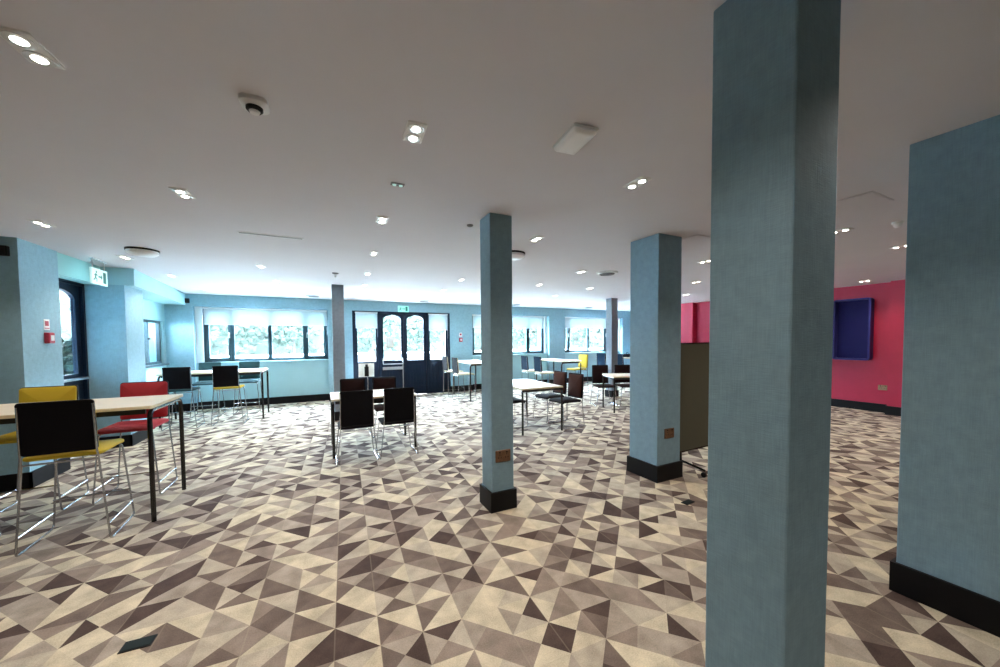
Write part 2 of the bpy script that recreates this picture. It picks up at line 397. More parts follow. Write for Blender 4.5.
def door(name, x0, x1, gx0, gx1, gz0, gz1, rise, y, boards=True, bar=False, z1=2.27, rot=None):
    r = sroot(name, ((x0+x1)/2, y, 0)); ox = (x0+x1)/2
    if rot: r.location = rot[0]; r.rotation_euler = (0, 0, rot[1])
    hole = [(px+(gx0+gx1)/2-ox, pz+gz0) for px, pz in arch(gx1-gx0, gz1-gz0, rise)]
    lf = MB(); plate_with_hole(lf, x0-ox, x1-ox, .01, z1, gx0-ox, gx1-ox, gz0, gz1, rise, -.022, .022); lf.build('door_leaf', 'navy', r)
    pn = MB(); pn.prism([p for p in hole], -.003, .003, lambda u, v, w: (u, w, v)); pn.build('door_pane', 'glass', r)
    if boards:
        n = 6; bb = MB(); w = (x1-x0-.10)/n
        for k in range(n): bb.box(x0-ox+.05+k*w+.004, x0-ox+.05+(k+1)*w-.004, -.030, -.022, .12, gz0-.14)
        bb.build('door_panel', 'navy', r, bevel=.003)
    if bar:
        pb = MB(); pb.tube([(gx0-ox-.03, -.03, gz0+.06), (gx0-ox-.03, -.09, gz0-.10), (gx1-ox+.03, -.09, gz0-.10), (gx1-ox+.03, -.03, gz0+.06)], .013, .03)
        pb.build('push_bar', 'steel', r, smooth=True)
        kp = MB(); kp.box(gx0-ox-.03, gx1-ox+.03, -.034, -.022, gz0-.26, gz0-.18); kp.build('door_plate', 'steel', r, bevel=.003)
        MB().box(x1-ox-.035, x1-ox-.018, -.036, -.022, .1, 1.0).build('edge_strip', 'steel', r)
    else:
        hd = MB(); hd.tube([(x0-ox+.05, -.02, 1.02), (x0-ox+.05, -.06, 1.02), (x0-ox+.16, -.06, 1.02)], .009, .015); hd.build('door_handle', 'steel', r, smooth=True)
    return r
fr = MB()
for a, b in ((.70, .775), (1.33, 1.41), (2.02, 2.06), (2.66, 2.72), (3.30, 3.37)): fr.box(a, b, YD-.05, YD+.06, 0, 2.33)
fr.box(.70, 3.37, YD-.05, YD+.06, 2.265, 2.33)
struct(fr.build('trim_1', 'navy', bevel=.004))
door('door_1', 1.41, 2.02, 1.48, 1.955, .99, 2.235, .10, YD, bar=True)
door('door_2', 2.06, 2.66, 2.12, 2.59, .98, 2.235, .10, YD)
def sidelight(name, x0, x1, gx0, gx1):
    r = sroot(name, ((x0+x1)/2, YD, 0)); ox = (x0+x1)/2; b = MB()
    b.box(x0-ox, x1-ox, -.02, .02, 0, .97); b.box(x0-ox, gx0-ox, -.02, .02, .97, 2.265); b.box(gx1-ox, x1-ox, -.02, .02, .97, 2.265); b.box(gx0-ox, gx1-ox, -.02, .02, 2.22, 2.265)
    b.build('sidelight_frame', 'navy', r)
    bb = MB(); n = 6; w = (x1-x0-.04)/n
    for k in range(n): bb.box(x0-ox+.02+k*w+.004, x0-ox+.02+(k+1)*w-.004, -.028, -.02, .12, .88)
    bb.build('sidelight_panel', 'navy', r, bevel=.003)
    MB().box(gx0-ox, gx1-ox, -.003, .003, .97, 2.22).build('window_pane', 'glass', r)
sidelight('window_4', .775, 1.33, .82, 1.285); sidelight('window_5', 2.72, 3.30, 2.77, 3.24)
blind(.78, 1.32, 1.875, 2.30, YD-.075, 'short white roller blind above the left sidelight of the back doors')
blind(2.735, 3.285, 1.835, 2.30, YD-.075, 'short white roller blind above the right sidelight of the back doors')
n_ = MB(); n_.box(-.105, .105, -.001, .001, -.15, .15); tag(n_.build('notice', 'paper', loc=(1.655, YD-.006, 1.49)), 'white paper notice stuck on the glass of the left back door', 'notice')
# threshold and door in the left alcove
dr = door('door_3', 6.17, 7.05, 6.30, 6.93, 1.10, 2.22, .10, 0, z1=2.31, rot=((-3.03, 6.61, 0), PI/2))
MB().box(-.40, .42, -.10, -.02, 1.02, 1.05).build('ledge_bar', 'steel', dr, bevel=.006)
mb = MB(); mb.box(-3.09, -2.97, 6.12, 6.165, 0, 2.34); mb.box(-3.09, -2.97, 7.035, 7.08, 0, 2.34); mb.box(-3.09, -2.97, 6.12, 7.08, 2.30, 2.34)
struct(mb.build('trim_2', 'navy'))
# left wall window
r = sroot('window_6', (-3.12, 9.39, 1.08)); fr = MB()
for a, b in ((-.64, -.58), (.0, .06), (.57, .63)): fr.box(-.03, .03, a, b, 0, .9)
fr.box(-.03, .03, -.64, .63, 0, .05); fr.box(-.03, .03, -.64, .63, .85, .9); fr.build('window_frame', 'frame', r, bevel=.003)
MB().box(-.003, .003, -.58, .0, .05, .85).build('window_pane', 'glass', r); MB().box(-.003, .003, .06, .57, .05, .85).build('window_pane', 'glass', r)
MB().box(.03, .16, -.64, .63, -.03, .0).build('window_sill', 'frame', r, bevel=.004)
MB().box(.03, .06, .0, .05, .50, .54).build('window_handle', 'darkplastic', r)

# ------------------------------------------------------------------ columns
def column(x0, y0, w, d, label, skirt=True, mat_='column'):
    t = thing('column', label, 'column', (x0+w/2, y0+d/2, 0))
    MB().box(-w/2, w/2, -d/2, d/2, 0, ZC).build('shaft', mat_, t, bevel=.006)
    s = MB(); k = .02; h = .173
    for a in ((-w/2-k, w/2+k, -d/2-k, -d/2), (-w/2-k, w/2+k, d/2, d/2+k), (-w/2-k, -w/2, -d/2, d/2), (w/2, w/2+k, -d/2, d/2)): s.box(*a, 0, h)
    s.build('skirting', 'black', t)
    return t
column(1.297, 2.805, .215, .216, 'slim square teal column in the middle of the room, nearest the dining tables')
column(3.117, 2.608, .354, .38, 'stout teal column beside the olive partition screen')
column(1.194, .547, .248, .244, 'closest teal column, running out of the top and bottom of the picture')
column(3.013, -.75, .75, 1.578, 'broad teal pier with black skirting cut off by the right edge')
column(.17, 7.5, .205, .205, 'thin grey teal column between the left window and the back doors', mat_='greycast')
column(6.76, 7.1, .21, .21, 'thin far column in front of the rightmost window', mat_='greycast')

# ------------------------------------------------------------------ sockets, signs, wall fittings
def socket(loc, rz, label, w=.145, h=.105):
    t = thing('wall_socket', label, 'socket', loc, rz)
    b = MB(); slab(b, w, h, .006, [(0, 0), (0, .006), (.004, .009)], lambda u, v, d: (u, -d, v)); b.build('plate', 'bronze', t)
    for sx in (-1, 1):
        f = MB()
        for dx, dz in ((0, .015), (-.012, -.012), (.012, -.012)): f.box(sx*.034+dx-.003, sx*.034+dx+.003, -.0100, -.0085, dz-.006, dz+.006)
        f.build('outlet', 'darkplastic', t)
    for sx in (-1, 1): MB().box(sx*.034-.005, sx*.034+.005, -.0135, -.0085, .028, .042).build('switch', 'darkplastic', t)
socket((1.405, 2.805, .485), 0, 'bronze double socket low on the slim middle column')
socket((3.295, 2.608, .50), 0, 'bronze double socket low on the stout column by the screen')
socket((10.06, 3.02, .50), -PI/2, 'small metal double socket on the pink wall')
def small_speaker(loc, rz, label):
    t = thing('wall_speaker', label, 'speaker', loc, rz)
    MB().box(-.045, .045, -.05, 0, -.05, .05).build('cabinet', 'darkplastic', t, bevel=.006)
    MB().box(-.037, .037, -.054, -.05, -.042, .042).build('grille', 'under', t)
small_speaker((-2.875, 5.50, 2.45), 0, 'small dark square speaker high on the left wall block')
small_speaker((-2.66, YB, 2.44), 0, 'small dark square speaker in the far left corner above the window')
def call_point(loc, rz, label, lab2):
    t = thing('fire_call_point', label, 'call point', loc, rz)
    b = MB(); slab(b, .095, .12, .008, [(0, 0), (0, .035), (.006, .042)], lambda u, v, d: (u, -d, v)); b.build('housing', 'redplastic', t)
    MB().box(-.026, .026, -.046, -.042, -.03, .03).build('button', 'white', t)
    n = MB(); n.box(-.045, .045, -.004, 0, .09, .21); n2 = thing('fire_notice', lab2, 'notice', loc, rz)
    n.build('plate', 'paper', n2)
    MB().box(-.028, .028, -.006, -.004, .135, .190).build('pictogram', 'redplastic', n2); MB().box(-.036, .036, -.006, -.004, .105, .113).build('text_line', 'redplastic', n2)
call_point((-2.78, 5.87, 1.575), PI/2, 'red fire call point on the left wall block above the yellow stools', 'small white and red fire notice on the left wall block')
call_point((3.70, YB, 1.545), 0, 'red fire call point on the pilaster right of the back doors', 'small red and white fire notice right of the back doors')

def stick_man(mb, ox, oz, s, y0, y1):
    def bar(x0, z0, x1, z1, w):
        dx, dz = x1-x0, z1-z0; L = math.hypot(dx, dz); nx, nz = -dz/L*w/2, dx/L*w/2
        mb.prism([(ox+s*(x0+nx), oz+s*(z0+nz)), (ox+s*(x0-nx), oz+s*(z0-nz)), (ox+s*(x1-nx), oz+s*(z1-nz)), (ox+s*(x1+nx), oz+s*(z1+nz))], y0, y1, lambda u, v, w_: (u, w_, v))
    mb.prism([(ox+s*(.12+.1*math.cos(2*PI*k/10)), oz+s*(.88+.1*math.sin(2*PI*k/10))) for k in range(10)], y0, y1, lambda u, v, w_: (u, w_, v))
    bar(.08, .74, -.05, .40, .17); bar(.06, .70, .28, .55, .08); bar(.04, .68, -.22, .58, .08)
    bar(-.04, .42, .16, .24, .11); bar(.16, .26, .14, .02, .10); bar(-.06, .42, -.16, .20, .11); bar(-.16, .22, -.36, .14, .10)
def exit_sign(loc, rz, label, w, h, hang, face='exitg'):
    t = thing('exit_sign', label, 'sign', loc, rz)
    MB().box(-w/2, w/2, -.012, .012, 0, h).build('panel', face, t, bevel=.004)
    mb = MB()
    stick_man(mb, -w*.28, h*.14, h*.72, -.0135, -.012)
    mb.box(w*.20, w*.40, -.0135, -.012, h*.14, h*.86)                      # door
    mb.prism([(w*.0-.04, h*.55), (w*.0-.04, h*.45), (w*.06, h*.45), (w*.06, h*.32), (w*.15, h*.50), (w*.06, h*.68), (w*.06, h*.55)][::-1], -.0135, -.012, lambda u, v, q: (u, q, v))
    mb.build('pictogram', 'exitw', t)
    if hang:
        br = MB()
        for sx in (-1, 1): br.tube([(sx*w*.38, 0, h), (sx*w*.38, 0, hang)], .006, n=6)
        br.box(-w*.42, w*.42, -.02, .02, hang-.015, hang); br.build('bracket', 'steel', t)
exit_sign((2.02, YB-.014, 2.325), 0, 'green emergency exit sign above the back doors', .29, .17, 0)
exit_sign((-2.60, 6.53, 2.275), PI/2, 'glowing exit sign hanging by the left alcove door', .36, .20, ZC-2.275, 'exitp')

# ------------------------------------------------------------------ ceiling fittings
def downlight_proto():
    t = thing('downlight', 'x', 'light', (0, 0, ZC))
    fr_ = MB(); w, l = .05, .091
    slab(fr_, 2*w, 2*l, .006, [(0, .004), (0, -.006), (.006, -.008)], lambda u, v, d: (u, v, d)); fr_.build('frame', 'white', t)
    for s_ in (-1, 1):
        MB().lathe([(.041, -.0078), (.041, -.011), (.0235, -.012)], (0, s_*.046, 0), 18).build('lamp_ring', 'steel', t, smooth=True)
        MB().lathe([(.0225, -.0118), (.020, -.0140), (.0, -.0148)], (0, s_*.046, 0), 18).build('lamp_lens', 'lamp', t, smooth=True)
    return t
DL = [  # x, y, label
 (-.945, 1.985, 'brightest twin downlight in the top left corner of the ceiling'),
 (.455, 1.91, 'bright twin downlight on the ceiling ahead, nearest the middle of the view'),
 (1.99, 1.85, 'twin downlight right of the rectangular ceiling box, beside the closest column'),
 (-.89, 3.39, 'twin downlight left of centre above the near bar table'),
 (-2.25, 4.76, 'twin downlight above the left wall block with the fire call point'),
 (-2.21, 6.17, 'twin downlight just beneath the round ceiling disc by the alcove'),
 (-2.16, 7.54, 'twin downlight beside the left bulkhead'),
 (-2.11, 9.07, 'faint twin downlight nearest the far left window corner'),
 (-.77, 6.12, 'twin downlight above the left bar tables, behind the ceiling slot'),
 (-.71, 7.49, 'twin downlight next nearer to the left window than the one behind the slot'),
 (-.62, 8.91, 'twin downlight closest to the left window blind'),
 (.50, 3.38, 'twin downlight behind the small ceiling sensor, second ahead of the camera'),
 (.59, 4.68, 'twin downlight third ahead of the camera toward the thin left column'),
 (.67, 6.11, 'twin downlight beside the sprinkler head'),
 (.74, 7.36, 'twin downlight right of the top of the thin left column'),
 (.80, 8.76, 'twin downlight closest to the left sidelight of the doors'),
 (2.23, 6.04, 'twin downlight left of the slim middle column, nearer one of the pair'),
 (2.33, 7.42, 'twin downlight left of the slim middle column, farther one of the pair'),
 (2.08, 3.31, 'twin downlight just right of the slim middle column top'),
 (3.72, 4.58, 'twin downlight midway between the slim and the stout column'),
 (3.82, 5.97, 'twin downlight beyond the slim column toward the middle window'),
 (5.05, 5.95, 'twin downlight to the left of the stout column, in the far area'),
 (5.11, 7.27, 'small far twin downlight in front of the middle window'),
 (4.74, 1.77, 'twin downlight just right of the closest column, above the pink wall'),
 (6.23, 1.75, 'twin downlight half hidden by the broad right pier'),
 (9.34, 3.10, 'twin downlight right against the pink wall by the blue screen'),
 (4.83, 3.26, 'twin downlight partly hidden by the closest column above the screen'),
 (6.40, 4.50, 'twin downlight seen between the stout and the closest column'),
 (7.97, 5.87, 'twin downlight near the far pink wall beside the stout column')]
proto = downlight_proto()
for i, (x, y, lab) in enumerate(DL):
    o = proto if i == 0 else copy_tree(proto)
    o.location = (x, y, ZC); o.rotation_euler = (0, 0, -.05); o['label'] = lab; o['group'] = 'twin recessed ceiling downlights'
WARM = (1.0, .87, .76)
for n_l, (x, y, _) in enumerate(DL+[(-.95, .5, ''), (.42, .45, ''), (1.95, .4, ''), (3.35, 1.5, ''), (-2.4, 1.95, ''), (-2.35, 3.39, ''), (-.95, -1, ''), (.42, -1, ''), (2, -1, ''), (4.7, .3, ''), (6.3, .3, ''), (7.8, 1.7, ''), (7.9, 3.2, ''), (6.4, 3.1, ''), (7.9, .2, ''), (9.2, 1.2, '')]):
    light('downlight_beam', 'SPOT', (x, y, ZC-.03), 9.5 if n_l < len(DL) else 7.5, WARM, (0, 0, 0), spot_size=math.radians(125), spot_blend=.8, shadow_soft_size=.05)
# emergency light box
t = thing('emergency_light', 'white rectangular emergency light box on the ceiling above the middle of the room', 'light', (1.245, 1.59, ZC), -.12)
MB().box(-.072, .072, -.118, .118, -.014, 0).build('base', 'white', t, bevel=.004)
b = MB(); slab(b, .142, .234, .02, [(0, -.014), (0, -.022), (.010, -.032), (.03, -.035)], lambda u, v, d: (u, v, d)); b.build('diffuser', 'diffuser', t, smooth=True)
def disc(loc, r, label):
    t = thing('ceiling_disc_light', label, 'light', loc)
    MB().lathe([(r, 0), (r, -.018), (r*.96, -.02)], n=32).build('base_ring', 'darkplastic', t, smooth=True)
    MB().lathe([(r*.95, -.02), (r*.93, -.045), (r*.75, -.065), (0, -.072)], n=32).build('diffuser', 'diffuser', t, smooth=True)
disc((-1.86, 5.62, ZC), .15, 'round white ceiling disc with dark rim near the left alcove')
disc((2.16, 3.98, ZC), .15, 'round ceiling disc half hidden behind the slim middle column')
t = thing('smoke_detector', 'white square smoke detector on the ceiling, left of centre', 'detector', (-.255, 1.99, ZC), -.05)
b = MB(); slab(b, .11, .11, .03, [(0, 0), (0, -.018), (.01, -.026)], lambda u, v, d: (u, v, d)); b.build('base', 'white', t, smooth=True)
MB().lathe([(.034, -.026), (.034, -.036), (.028, -.042)], n=20).build('sensor_ring', 'darkplastic', t, smooth=True); MB().lathe([(.022, -.042), (.018, -.05), (0, -.052)], n=20).build('sensor_cap', 'white', t, smooth=True)
t = thing('sprinkler_head', 'small grey sprinkler on the ceiling in front of the thin left column', 'sprinkler', (.2, 6.27, ZC))
MB().lathe([(.05, 0), (.045, -.012), (.02, -.02)], n=16).build('rose', 'grille', t, smooth=True); MB().lathe([(.02, -.02), (.016, -.06), (.006, -.075)], n=12).build('nozzle', 'steel', t, smooth=True)
t = thing('ceiling_sensor', 'tiny twin ceiling sensor behind the nearest central downlight', 'sensor', (.49, 2.58, ZC))
MB().box(-.045, .045, -.02, .02, -.008, 0).build('plate', 'grille', t, bevel=.002)
for s_ in (-1, 1): MB().lathe([(.014, -.008), (.012, -.014), (0, -.016)], (s_*.022, 0, 0), 12).build('eye', 'exitp', t)
t = thing('ceiling_sensor', 'small flat sensor on the ceiling left of the slim middle column top', 'sensor', (1.27, 3.19, ZC))
MB().lathe([(.03, 0), (.028, -.01), (.015, -.016)], n=14).build('body', 'grille', t, smooth=True)
t = thing('dome_camera', 'white dome camera on the ceiling beside the broad right pier', 'camera', (4.91, 1.41, ZC))
MB().lathe([(.04, 0), (.04, -.015), (.037, -.02)], n=20).build('base', 'white', t, smooth=True); MB().lathe([(.03, -.02), (.027, -.04), (.014, -.052), (0, -.055)], n=20).build('dome', 'diffuser', t, smooth=True)
def slot(x0, x1, y, label, w=.02):
    t = thing('ceiling_slot', label, 'vent', ((x0+x1)/2, y, ZC)); L = (x1-x0)/2
    MB().box(-L, L, -w, w, -.004, 0).build('trim', 'white', t); MB().box(-L+.01, L-.01, -w*.5, w*.5, -.0055, -.003).build('opening', 'grille', t)
slot(-.73, -.16, 4.35, 'long thin slot in the ceiling above the left bar tables')
def vent(x, y, label):
    t = thing('ceiling_vent', label, 'vent', (x, y, ZC))
    MB().lathe([(.17, 0), (.165, -.02), (.13, -.022)], n=24).build('rim', 'white', t, smooth=True)
    for k, r_ in enumerate((.125, .085, .045)): MB().lathe([(r_, -.018), (r_-.012, -.036), (r_-.03, -.034), (r_-.03, -.018)], n=24).build('louvre', 'grille', t, smooth=True)
vent(-.16, 9.45, 'round ceiling vent above the left window'); vent(2.44, 9.5, 'round ceiling vent in front of the back doors'); vent(5.18, 9.4, 'round ceiling vent beyond the slim middle column')
vent(7.9, 9.35, 'round ceiling vent above the rightmost window'); vent(4.16, 4.48, 'flat round ceiling vent left of the stout column')
def hatch(x, y, w, l, label, rz=0):
    t = thing('access_hatch', label, 'hatch', (x, y, ZC), rz)
    MB().box(-w/2, w/2, -l/2, l/2, -.004, 0).build('frame', 'ceil', t); MB().box(-w/2+.012, w/2-.012, -l/2+.012, l/2-.012, -.006, -.003).build('door', 'ceil', t)
hatch(3.9, 1.3, .4, .2, 'flush pale access hatch in the ceiling before the broad right pier')
hatch(3.75, 2.62, .45, .3, 'flush access hatch in the ceiling above the partition screen')

# ------------------------------------------------------------------ floor boxes
def floor_box(loc, w, l, rz, label):
    t = thing('floor_box', label, 'floor box', loc, rz)
    MB().box(-w/2, w/2, -l/2, l/2, 0, .004).build('frame', 'darkplastic', t); MB().box(-w/2+.006, w/2-.006, -l/2+.006, l/2-.006, .003, .006).build('lid', 'floorbox', t)
floor_box((-.863, 2.365, .0), .125, .075, -.05, 'small dark green floor box in the carpet at the bottom left')
floor_box((2.98, 2.152, .0), .125, .062, .1, 'small dark floor box in the carpet before the stout column')

# ------------------------------------------------------------------ tables
def table(x0, x1, y0, y1, h, label, rz=0, group=None, inset=.02):
    t = thing('high_table' if h > .9 else 'dining_table', label, 'table', ((x0+x1)/2, (y0+y1)/2, 0), rz, group); w, d = (x1-x0)/2, (y1-y0)/2
    b = MB(); slab(b, 2*w, 2*d, .015, [(.002, h-.003), (0, h-.006), (0, h-.026)][::-1], lambda u, v, q: (u, v, q)); b.build('tabletop', 'edge', t)
    b = MB(); slab(b, 2*w-.004, 2*d-.004, .014, [(0, h-.004), (0, h), (.001, h+.0005)], lambda u, v, q: (u, v, q)); b.build('laminate', 'top', t)
    b = MB(); e = .05
    b.box(-w+e, w-e, -d+.03, -d+.055, h-.07, h-.027); b.box(-w+e, w-e, d-.055, d-.03, h-.07, h-.027); b.box(-w+.06, w-.06, -d+.055, d-.055, h-.034, h-.027)
    b.build('apron', 'under', t)
    r = .018
    long_x = w > d
    for s_ in (-1, 1):                                   # bent tube end frames: two legs joined under the top
        for k in (-1, 1):
            if long_x: p = [(s_*(w-inset), 0, h-.045), (s_*(w-inset), k*(d-inset), h-.045), (s_*(w-inset), k*(d-inset), .0)]
            else: p = [(0, s_*(d-inset), h-.045), (k*(w-inset), s_*(d-inset), h-.045), (k*(w-inset), s_*(d-inset), .0)]
            MB().tube(p, r, .09 if h > .9 else .03, n=10, seg=7).build('leg', 'blackmetal', t, smooth=True)
    return t
table(-2.98, -1.295, 3.95, 4.72, .985, 'long pale high table at the left edge among yellow and red stools')
table(-2.66, -1.07, 8.36, 9.16, .955, 'white high table under the left window with black stools')
table(3.27, 3.97, 8.2, 9.75, .955, 'white high table right of the back doors', -.06)
table(5.58, 6.22, 7.62, 9.0, .96, 'white high table with a yellow stool by the middle window', -.05)
table(8.3, 9.0, 7.6, 9.1, .96, 'far high table mostly hidden behind the stout column')
table(.075, 1.17, 5.05, 5.80, .765, 'pale dining table with four black chairs in front of the doors')
table(2.82, 3.59, 4.86, 6.15, .745, 'white dining table right of the slim middle column', -.05)
table(5.43, 6.15, 5.36, 6.06, .75, 'dining table partly hidden by the stout column', -.4)

# ------------------------------------------------------------------ stools and chairs
def seat_unit(name, cat, label, pad, shell, hs, hb0, hb1, seat_mat=None, stretch=True):
    """wire sled chair facing +Y; hs seat top, hb0..hb1 backrest"""
    t = thing(name, label, cat)
    w = .385
    b = MB(); slab(b, .42, .43, .05, [(.012, hs-.036), (0, hs-.028), (0, hs-.012), (.02, hs)], lambda u, v, q: (u, v+.005, q+(-.008 if v > .17 else 0)), 6)
    b.build('seat', seat_mat or pad, t, smooth=True)
    hc = (hb0+hb1)/2; hh = hb1-hb0
    def bk(off):
        def fr_(u, v, d):
            return (u, -.235-.035*((v+hh/2)/hh)+.05*(u/.2)**2*.35-d+off, hc+v)
        return fr_
    b = MB(); slab(b, w, hh, .022, [(.004, -.004), (0, 0), (0, .010), (.004, .014)], bk(0), 5); b.build('back_shell', shell, t, smooth=True)
    ins = .012 if stretch else .05
    b = MB(); slab(b, w-ins, hh-ins, .022, [(0, .0), (0, .020), (.014, .030)], lambda u, v, d: bk(0)(u, v, -d), 5); b.build('back_pad', pad, t, smooth=True)
    r = .0068; X = .185; FX = .238
    for s_ in (-1, 1):
        f = MB()
        f.tube([(s_*X, -.262, hb1-.03), (s_*(X+.004), -.245, hs+.02), (s_*(X+.006), -.228, hs-.05), (s_*FX, -.235, .009), (s_*FX, .225, .009), (s_*(X+.004), .195, hs-.045), (s_*.12, .17, hs-.045)], r, .035, n=8)
        f.build('side_frame', 'chrome', t, smooth=True)
        if stretch:
            MB().tube([(s_*(FX-.004), -.235, .135), (s_*(FX-.004), .217, .135)], .005, n=6).build('side_rail', 'chrome', t, smooth=True)
    MB().tube([(-X, -.226, hs-.055), (X, -.226, hs-.055)], r, n=8).build('seat_rail', 'chrome', t, smooth=True)
    if stretch: MB().tube([(-FX+.01, .21, .24), (FX-.01, .21, .24)], r, n=8).build('footrest', 'chrome', t, smooth=True)
    return t
PR = {}
def place(kind, x, y, rz, label, group):
    if kind not in PR:
        st = kind.startswith('stool'); args = {'stool_yellow': ('yellow', 'shell', None), 'stool_red': ('red', 'shell', None), 'stool_black': ('blackfab', 'shell', 'tealfab'), 'stool_teal': ('tealfab', 'tealfab', None),
            'stool_cream': ('cream', 'shell', None), 'stool_navy': ('navyfab', 'navyfab', 'cream'), 'stool_gold': ('yellow', 'yellow', None), 'stool_black_yellow': ('blackfab', 'shell', 'yellow'),
            'chair_black': ('blackfab', 'shell', None), 'chair_brown': ('brown', 'shell', 'blackfab'), 'chair_maroon': ('maroon', 'shell', None)}[kind]
        if st: o = seat_unit('bar_stool', 'stool', label, args[0], args[1], .70, .71, 1.095, args[2])
        else: o = seat_unit('dining_chair', 'chair', label, args[0], args[1],   .47, .478, .91, args[2], False)
        PR[kind] = o
    else: o = copy_tree(PR[kind])
    o.location = (x, y, 0); o.rotation_euler = (0, 0, rz); o['label'] = label; o['group'] = group
    return o
G1 = 'stools around the near high table'; G2 = 'stools at the window table'; G3 = 'stools at the door table'; G4 = 'stools at the table by the middle window'; G5 = 'far stools'
place('stool_yellow', -1.745, 3.965, .06, 'bar stool with dark back turned to us and yellow seat, nearest the camera', G1)
place('stool_yellow', -2.535, 3.985, .0, 'bar stool cut off by the left edge, only its yellow seat corner and leg showing', G1)
place('stool_yellow', -2.385, 4.80, PI+.04, 'yellow bar stool facing us across the near high table', G1)
place('stool_red', -1.715, 4.845, PI, 'red bar stool facing us at the end of the near high table', G1)
place('stool_black', -2.27, 8.24, 0, 'black backed bar stool at the left end of the window table', G2)
place('stool_black_yellow', -1.59, 8.24, 0, 'black backed bar stool with yellow seat, nearer side of the window table', G2)
place('stool_teal', -2.17, 9.32, PI, 'dark teal bar stool behind the window table, left one of the two', G2)
place('stool_teal', -1.47, 9.32, PI, 'dark teal bar stool behind the window table, right one of the two', G2)
place('stool_cream', 3.19, 8.52, -PI/2, 'dark backed cream seated bar stool at the near end of the doors table', G3)
place('stool_cream', 3.22, 9.42, -PI/2, 'dark backed bar stool with cream seat closest to the back doors', G3)
place('stool_navy', 5.13, 7.72, -PI/2-.1, 'navy bar stool left of the table by the middle window, nearer to us', G4)
place('stool_navy', 5.13, 8.38, -PI/2-.1, 'navy bar stool left of the table by the middle window, nearer the window', G4)
place('stool_gold', 6.50, 8.22, PI/2, 'all yellow bar stool facing left at the table by the middle window', G4)
place('stool_navy', 7.97, 8.56, -PI/2, 'far navy bar stool just left of the thin far column', G5)
place('stool_navy', 8.0, 7.88, -PI/2, 'far navy bar stool just right of the thin far column', G5)
G6 = 'chairs at the dining table by the doors'; G7 = 'chairs at the middle dining table'; G8 = 'chairs at the far dining table'
place('chair_black', .355, 4.92, 0, 'black dining chair with its back to us, left one of the near pair', G6)
place('chair_black', .86, 4.93, 0, 'black dining chair with its back to us, right one of the near pair', G6)
place('chair_maroon', .42, 6.0, PI, 'dark maroon dining chair facing us on the far side, left of the pair', G6)
place('chair_maroon', .91, 6.0, PI, 'dark maroon dining chair facing us on the far side, right of the pair', G6)
place('chair_brown', 3.80, 5.13, PI/2+.05, 'rust backed black dining chair right of the white table, nearer to us', G7)
place('chair_brown', 3.84, 5.66, PI/2+.05, 'rust backed black dining chair right of the white table, farther back', G7)
place('chair_black', 2.93, 5.55, -PI/2, 'black dining chair mostly hidden by the slim middle column', G7)
place('chair_maroon', 5.795, 6.338, PI-.4, 'dark brown dining chair left of the stout column below the thin far column', G8)
place('chair_maroon', 6.292, 6.127, PI-.4, 'dark brown dining chair behind the far dining table at the stout column', G8)

# ------------------------------------------------------------------ partition screen, blue screen, stand
t = thing('partition_screen', 'olive felt partition screen on dark feet behind the closest column', 'screen', (4.35, 2.78, 0), .03)
MB().box(-.72, .72, -.022, .022, .21, 1.45).build('panel', 'olive', t, bevel=.006)
f = MB(); f.tube([(-.70, 0, .20), (.70, 0, .20)], .014, n=8); f.build('bottom_rail', 'blackmetal', t, smooth=True)
f = MB()
for a, b, c, d in ((-.735, -.72, .20, 1.46), (.72, .735, .20, 1.46)): f.box(a, b, -.025, .025, c, d)
f.box(-.735, .735, -.025, .025, 1.45, 1.462); f.build('edge_frame', 'blackmetal', t)
for sx in (-.66, .66):
    fo = MB().tube([(sx-.02, -.30, .075), (sx, 0, .10), (sx+.02, .30, .075)], .013, .05, n=8); fo = fo.build('foot', 'blackmetal', t, smooth=True)
    MB().tube([(sx, 0, .10), (sx, 0, .21)], .012, n=8).build('post', 'blackmetal', t, smooth=True)
    for sy in (-1, 1):
        w_ = MB(); w_.prism([(.028*math.cos(2*PI*k/14), .028*math.sin(2*PI*k/14)) for k in range(14)], -.011, .011, lambda u, v, q: (sx+sy*.02+q, sy*.29+u, v+.0285)); w_.build('castor', 'darkplastic', fo)
t = thing('wall_screen', 'blue rounded wall screen with deep frame on the pink wall', 'screen', (10.06, 3.48, 1.68), -PI/2)
ww, hh = .60, 1.28
def ring(mb, w, h, r, k, y0, y1):
    A = rrect(w, h, r, 6); B = rrect(w-2*k, h-2*k, max(r-k, .01), 6); n = len(A)
    vs = [(u, y, v) for y in (y0, y1) for u, v in A]+[(u, y, v) for y in (y0, y1) for u, v in B]; fs = []
    for i in range(n):
        j = (i+1) % n; fs += [(i, j, 2*n+j, 2*n+i), (n+j, n+i, 3*n+i, 3*n+j), (j, i, n+i, n+j), (2*n+i, 2*n+j, 3*n+j, 3*n+i)]
    mb.add(vs, fs)
b = MB(); ring(b, ww, hh, .06, .035, -.16, 0); b.build('frame', 'bluelight', t)
b = MB(); b.prism(rrect(ww-.06, hh-.06, .04, 6), -.02, -.012, lambda u, v, q: (u, q, v)); b.build('display', 'bluepanel', t)
t = thing('sanitiser_stand', 'hand sanitiser stand with white board and chrome post beside the back doors', 'stand', (.99, 9.82, 0))
MB().lathe([(.15, 0), (.15, .012), (.03, .02)], n=24).build('base', 'steel', t, smooth=True)
MB().tube([(.03, 0, .018), (.03, 0, .66)], .017, n=10).build('post', 'chrome', t, smooth=True)
MB().box(-.19, .19, -.008, .008, .60, .95).build('board', 'paper', t, bevel=.003)
MB().box(-.05, .05, -.09, -.01, .62, .87).build('dispenser', 'darkplastic', t, bevel=.012); MB().box(-.03, .03, -.085, -.03, .87, .93).build('pump', 'darkplastic', t, bevel=.008)
